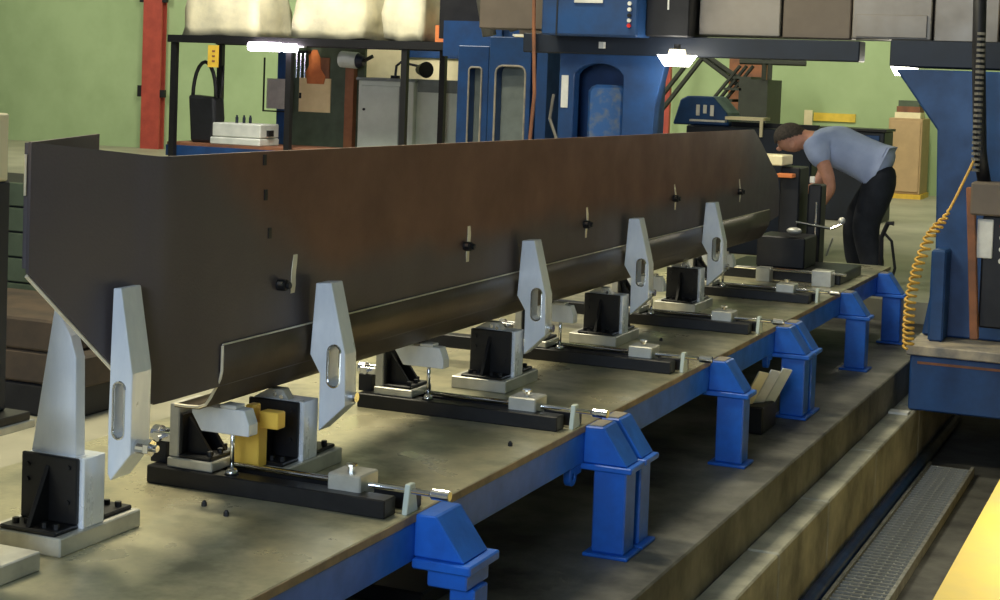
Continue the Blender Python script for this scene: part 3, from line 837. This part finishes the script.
MB().prism([(-9.640, .80), (-9.370, .80), (-9.340, 1.05), (-9.360, 1.27), (-9.680, 1.29), (-9.660, 1.05)], 'y', 14.25, 14.45).build('bag_body', 'bag_black', t, .03, seg=2)
MB().tube([(-9.650 + .14 + .14*math.cos(math.pi - k*math.pi/12), 14.3, 1.27 + .36*math.sin(k*math.pi/12)) for k in range(13)], .02).build('handle', 'bag_black', t, smooth=True)
MB().tube([(-9.380, 14.38, 1.25), (-9.350, 14.38, 1.40), (-9.350, 14.38, 1.60)], .02).build('handle', 'bag_black', t, smooth=True)
t = thing('yellow_tag', (-9.19, 13.96, 1.6), 'yellow tag hanging from the rack above the black bag', 'tag')
box('tag_plate', 'yellow_tag', t, -9.25, -9.13, 13.95, 13.965, 1.58, 1.80)
for k in range(3):
    box('tag_line', 'rust_brown', t, -9.20, -9.165, 13.948, 13.95, 1.63+.05*k, 1.65+.05*k)
t = thing('metal_box', (-9.030, 14.3, .80), 'pale metal toolbox with lid on the workbench', 'box')
box('lid', 'tote_white', t, -9.300, -8.730, 14.14, 14.5, .88, 1.02, bevel=.01)
box('body', 'tote_white', t, -9.320, -8.730, 14.13, 14.51, .80, .875, bevel=.01)
box('latch', 'black_oxide', t, -8.730, -8.705, 14.26, 14.36, .90, .96)
for k, x in enumerate((-9.110, -9.050, -9.000)):
    tag(MB().cyl((x, 14.3+.04*k, 1.02), (x, 14.3+.04*k, 1.08), .016, 8).cyl((x, 14.3+.04*k, 1.08), (x, 14.3+.04*k, 1.10), .010, 8).build('socket_bit', 'navy_paint'), 'small dark socket standing on the pale metal toolbox', 'tool', 'sockets on the toolbox')
# notice board and cabinet behind the bench
t = thing('notice_board', (-8.7, 15.2, ZF), 'dark green board with a brown post behind the workbench', 'board')
box('board', 'board_green', t, -9.02, -8.14, 15.2, 15.25, ZF, 1.86)
box('post', 'wood_post', t, -8.32, -8.22, 15.12, 15.199, ZF, 1.78)
box('blue_strip', 'gantry_blue', t, -9.16, -9.02, 15.15, 15.25, ZF, 1.86)
t = thing('poster', (-8.670, 15.19, 1.3), 'cream poster with an orange-brown figure pinned to the dark green board', 'poster')
box('sheet', 'paper', t, -8.910, -8.530, 15.185, 15.199, 1.14, 1.50)
m = MB().prism([(-8.810, 1.44), (-8.610, 1.44), (-8.590, 1.52), (-8.650, 1.60), (-8.660, 1.72), (-8.700, 1.80), (-8.750, 1.80), (-8.800, 1.74), (-8.790, 1.64), (-8.830, 1.56)], 'y', 15.176, 15.184)
m.build('printed_figure', 'poster_orange', t)
box('dark_print', 'rust_brown', t, -8.730, -8.550, 15.186, 15.199, 1.50, 1.72)
box('ink_mark', 'black_oxide', t, -8.905, -8.880, 15.18, 15.185, 1.28, 1.34)
t = thing('notice_sheet', (-9.150, 15.1, 1.15), 'grey paper sheet hung in a thin black frame beside the board', 'notice')
box('sheet', 'grey_paper', t, -9.250, -9.030, 15.09, 15.10, 1.16, 1.48)
box('back_sheet', 'paper', t, -9.030, -8.940, 15.10, 15.11, 1.14, 1.45)
MB().box(-9.300, -9.285, 15.09, 15.105, 1.14, 1.70).box(-9.300, -9.000, 15.09, 15.105, 1.125, 1.14).build('wire_frame', 'rack_black', t)
t = thing('hook_rack', (-8.830, 15.1, 1.5), 'chrome hooks hanging beside the poster', 'hooks')
for k in range(3):
    MB().cyl((-8.910+.05*k, 15.12, 1.50), (-8.910+.05*k, 15.12, 1.76), .012, 8).build('hook', 'chrome', t)
box('hook_rail', 'dark_steel', t, -8.950, -8.770, 15.11, 15.199, 1.76, 1.79)
t = thing('drum_motor', (-8.15, 15.0, 1.68), 'grey drum motor with a blue cap below the rack', 'motor')
MB().cyl((-8.30, 14.98, 1.71), (-8.10, 14.98, 1.70), .085, 20).build('drum', 'cabinet_grey', t, .005)
MB().cyl((-8.10, 14.98, 1.70), (-8.03, 14.98, 1.70), .080, 20, .05).build('cap', 'navy_paint', t)
MB().cyl((-8.03, 14.98, 1.70), (-7.93, 14.98, 1.75), .02, 8).build('spout', 'black_oxide', t)
t = thing('wall_panel', (-7.6, 15.9, ZF), 'cream panel standing behind the grey cabinet', 'panel')
box('panel', 'cream', t, -8.55, -7.05, 15.9, 15.95, ZF, 1.86)
box('blue_band', 'gantry_blue', t, -8.0, -7.05, 15.87, 15.899, 1.76, 1.86)
t = thing('cabinet', (-7.6, 15.3, ZF), 'pale grey electrical cabinet behind the workbench', 'cabinet')
box('body', 'cabinet_grey', t, -8.12, -7.48, 15.05, 15.55, ZF, 1.50, bevel=.006)
box('side_bay', 'cabinet_grey', t, -7.48, -7.02, 15.12, 15.55, ZF, 1.50, bevel=.006)
d = box('door', 'cabinet_grey', t, -8.08, -7.64, 15.035, 15.05, .45, 1.45, bevel=.006)
MB().cyl((-8.04, 15.035, 1.20), (-8.04, 15.022, 1.20), .014, 10).build('lock', 'black_oxide', d)
box('top_trim', 'cabinet_dark', t, -8.14, -7.46, 15.03, 15.56, 1.50, 1.53)
box('bay_trim', 'cabinet_dark', t, -7.46, -7.0, 15.10, 15.56, 1.40, 1.53)
box('door_jamb', 'cabinet_dark', t, -7.64, -7.625, 15.034, 15.05, .45, 1.45)
t = thing('bench_lamp', (-7.75, 15.25, 1.53), 'black jointed lamp standing on the grey cabinet', 'lamp')
MB().cyl((-7.80, 15.25, 1.53), (-7.80, 15.25, 1.56), .05, 14).build('base', 'black_oxide', t)
MB().tube([(-7.80, 15.25, 1.56), (-7.79, 15.25, 1.66), (-7.74, 15.25, 1.70), (-7.50, 15.25, 1.66)], .014).build('arm', 'black_oxide', t)
MB().cyl((-7.52, 15.25, 1.63), (-7.40, 15.16, 1.63), .05, 16, .085).build('head', 'black_oxide', t)

# red building column
t = thing('building_column', (-15.5, 21.8, ZF), 'red painted steel column against the green wall', 'column')
box('flange', 'red_paint', t, -15.72, -15.37, 21.84, 21.87, ZF, 5.9)
box('flange', 'red_paint', t, -15.72, -15.37, 21.96, 21.99, ZF, 5.9)
box('web', 'red_paint', t, -15.56, -15.53, 21.87, 21.96, ZF, 5.9)
for z in (1.05, 2.56):
    box('clip', 'dark_steel', t, -15.80, -15.72, 21.84, 21.9, z, z+.18)
    box('clip', 'dark_steel', t, -15.37, -15.29, 21.84, 21.9, z, z+.12)

# blue recessed machine frames
def frame_unit(x0, x1, y, zt, rx0, rx1, rz, label):
    t = thing('recessed_machine', ((x0+x1)/2, y+.2, ZF), label, 'machine', 'blue machine frames')
    r = (rx1-rx0)*.22
    hole = [(rx0, .4), (rx0, rz-r)] + [(rx0+r-r*math.cos(R(q)), rz-r+r*math.sin(R(q))) for q in (30, 60, 90)] + [(rx1-r+r*math.sin(R(q)), rz-r+r*math.cos(R(q))) for q in (0, 30, 60, 90)] + [(rx1, .4)]
    f = MB().prism([(x0, ZF), (x1, ZF), (x1, zt), (x0, zt)], 'y', y, y+.12, holes=[hole[::-1]]).build('frame', 'gantry_blue', t, .005)
    MB().box(x0, x1, y+.13, y+.5, ZF, zt).build('body', 'cabinet_dark', t)
    MB().tube([(x, y-.001, z) for x, z in hole], .008, 6).build('recess_trim', 'beige_worn', f)
    return t
frame_unit(-4.860, -4.530, 11.0, 1.885, -4.805, -4.570, 1.675, 'blue machine frame with a tall rounded recess and papers on top')
frame_unit(-5.530, -5.260, 11.9, 1.83, -5.430, -5.320, 1.66, 'narrower blue machine frame behind the one with papers on top')
t = thing('paper_stack', (-4.680, 11.1, 1.886), 'pale papers lying on top of the blue machine frame', 'papers')
box('sheet', 'cream', t, -4.670, -4.550, 11.0, 11.2, 1.886, 1.892)
o = box('sheet', 'off_white', t, -4.690, -4.570, 11.02, 11.18, 1.893, 1.908)
tag(box('machine_upright', 'gantry_blue', None, -4.485, -4.400, 11.0, 11.5, ZF, 1.87, bevel=.004), 'slim blue upright beside the recessed machine frame', 'upright')
t = thing('back_enclosure', (-4.6, 12.2, ZF), 'dark brown machine enclosure above the blue frames', 'machine')
box('enclosure', 'brown_panel', t, -5.05, -4.2, 12.0, 12.5, 1.92, 2.9)
box('enclosure_base', 'dark_steel', t, -4.75, -4.05, 11.7, 12.4, ZF, 1.9)
box('blue_band', 'gantry_blue', t, -6.0, -5.3, 12.6, 12.7, 1.75, 2.05)
box('dark_cover', 'dark_steel', t, -6.1, -5.0, 12.72, 12.8, 1.9, 2.9)
box('blue_pipe', 'gantry_blue', t, -5.52, -5.44, 12.55, 12.62, 1.9, 2.9)
for i, (a, b) in enumerate((((-5.0, 11.3, 2.6), (-4.78, 11.3, 1.95)), ((-5.14, 11.35, 2.6), (-5.02, 11.35, 1.9)))):
    tag(MB().tube([a, ((a[0]+b[0])/2-.02, a[1], (a[2]+b[2])/2), b], .055, 10).build('air_duct', 'hose_grey', None, smooth=True),
        ('grey slanting duct running down onto the blue machine frame', 'grey slanting duct behind the papers')[i], 'duct')

# ------------------------------------------------------------------ far right background
t = thing('side_machine', (-3.5, 13.3, ZF), 'dark blue machine bed with a pale strip on top behind the worker', 'machine')
box('bed', 'navy_paint', t, -3.95, -2.9, 13.0, 13.6, ZF, 1.25, bevel=.01)
MB().prism([(-4.10, 1.25), (-4.04, 1.46), (-3.98, 1.49), (-3.76, 1.49), (-3.64, 1.36), (-3.62, 1.25)], 'y', 13.1, 13.5).build('headstock', 'gantry_blue', t, .01)
for k in range(3):
    box('name_mark', 'off_white', t, -3.90+.06*k, -3.87+.06*k, 13.092, 13.1, 1.33+.02*(k % 2), 1.42)
box('pale_strip', 'cream', t, -3.62, -3.30, 12.98, 13.2, 1.31, 1.335)
box('white_strip', 'off_white', t, -3.92, -3.62, 12.98, 13.05, 1.285, 1.30)
box('strip_post', 'cream', t, -3.33, -3.305, 12.98, 13.0, 1.18, 1.31)
box('splash_guard', 'dark_steel', t, -3.95, -2.9, 13.2, 13.25, 1.25, 1.29)
t = thing('low_cabinet', (-3.4, 17.3, ZF), 'dark blue low cabinet beyond the worker', 'cabinet')
box('body', 'navy_paint', t, -3.95, -3.05, 17.0, 17.5, ZF, 1.16, bevel=.01)
box('top', 'dark_steel', t, -3.97, -3.03, 16.97, 17.52, 1.16, 1.185)
for z in (.95, 1.07):
    box('drawer', 'gantry_blue', t, -3.90, -3.10, 16.985, 17.0, z-.05, z+.05, bevel=.004)
t = thing('tan_cabinet', (-3.3, 21.3, ZF), 'tan wooden cabinet standing against the back wall', 'cabinet')
box('body', 'tan_cabinet', t, -3.74, -3.32, 21.1, 21.7, ZF+.06, 1.24, bevel=.006)
box('plinth', 'yellow_tag', t, -3.76, -3.30, 21.08, 21.72, ZF, ZF+.06)
box('door', 'tan_cabinet', t, -3.72, -3.34, 21.08, 21.1, ZF+.09, 1.21, bevel=.004)
for k in range(3):
    tag(box('binder', ('cream', 'rust_brown', 'board_green')[k], None, -3.68+.02*k, -3.36-.01*k, 21.15, 21.5, 1.24+.075*k+.001, 1.24+.075*(k+1)),
        ('cream', 'brown', 'dark green')[k] + ' binder in the pile on the tan cabinet', 'binder', 'binders on the tan cabinet')
tag(box('wall_sign', 'sign_yellow', None, -4.90, -4.34, 21.97, 22, 1.14, 1.25), 'yellow wall sign above the blue low cabinet', 'sign')
tag(box('wall_sign', 'cream', None, -5.03, -4.92, 21.97, 22, 1.08, 1.28), 'cream square sign beside the yellow wall sign', 'sign')
# stairs
t = thing('steel_stair', (-6.0, 19.5, ZF), 'dark steel stair with handrails leading to a landing by the back wall', 'stair')
def bar(a, b, r=.03): MB().cyl(a, b, r, 6).build('rail_bar', 'stair_steel', t)
bar((-6.35, 19.4, 1.25), (-5.75, 19.4, 2.05)); bar((-6.25, 19.4, 1.2), (-5.65, 19.4, 2.0))
bar((-5.75, 19.4, 1.98), (-5.25, 19.4, 1.66)); bar((-5.72, 19.4, 1.90), (-5.25, 19.4, 1.58))
for i in range(3): bar((-5.22+.08*i, 19.3, 1.82), (-5.78+.08*i, 19.3, 1.10), .022)
for i in range(5): box('tread', 'stair_steel', t, -5.72+.11*i, -5.50+.11*i, 19.2, 19.9, 1.10+.14*i, 1.13+.14*i)
box('landing', 'stair_steel', t, -5.2, -4.85, 19.2, 19.9, ZF, 1.66)
bar((-5.2, 19.2, 1.87), (-4.4, 19.2, 1.87), .035); bar((-4.9, 19.2, 1.66), (-4.9, 19.2, 2.1)); bar((-4.83, 19.2, 1.66), (-4.83, 19.2, 2.1))
tag(box('pipe_riser', 'red_paint', None, -6.90, -6.82, 21.6, 21.68, ZF, 3.0), 'red pipe riser at the back wall beside the stair', 'pipe')
tag(box('wooden_crate', 'rust_brown', None, -5.62, -5.15, 20.25, 20.6, ZF, 1.98), 'tall reddish crate behind the stair landing', 'crate')
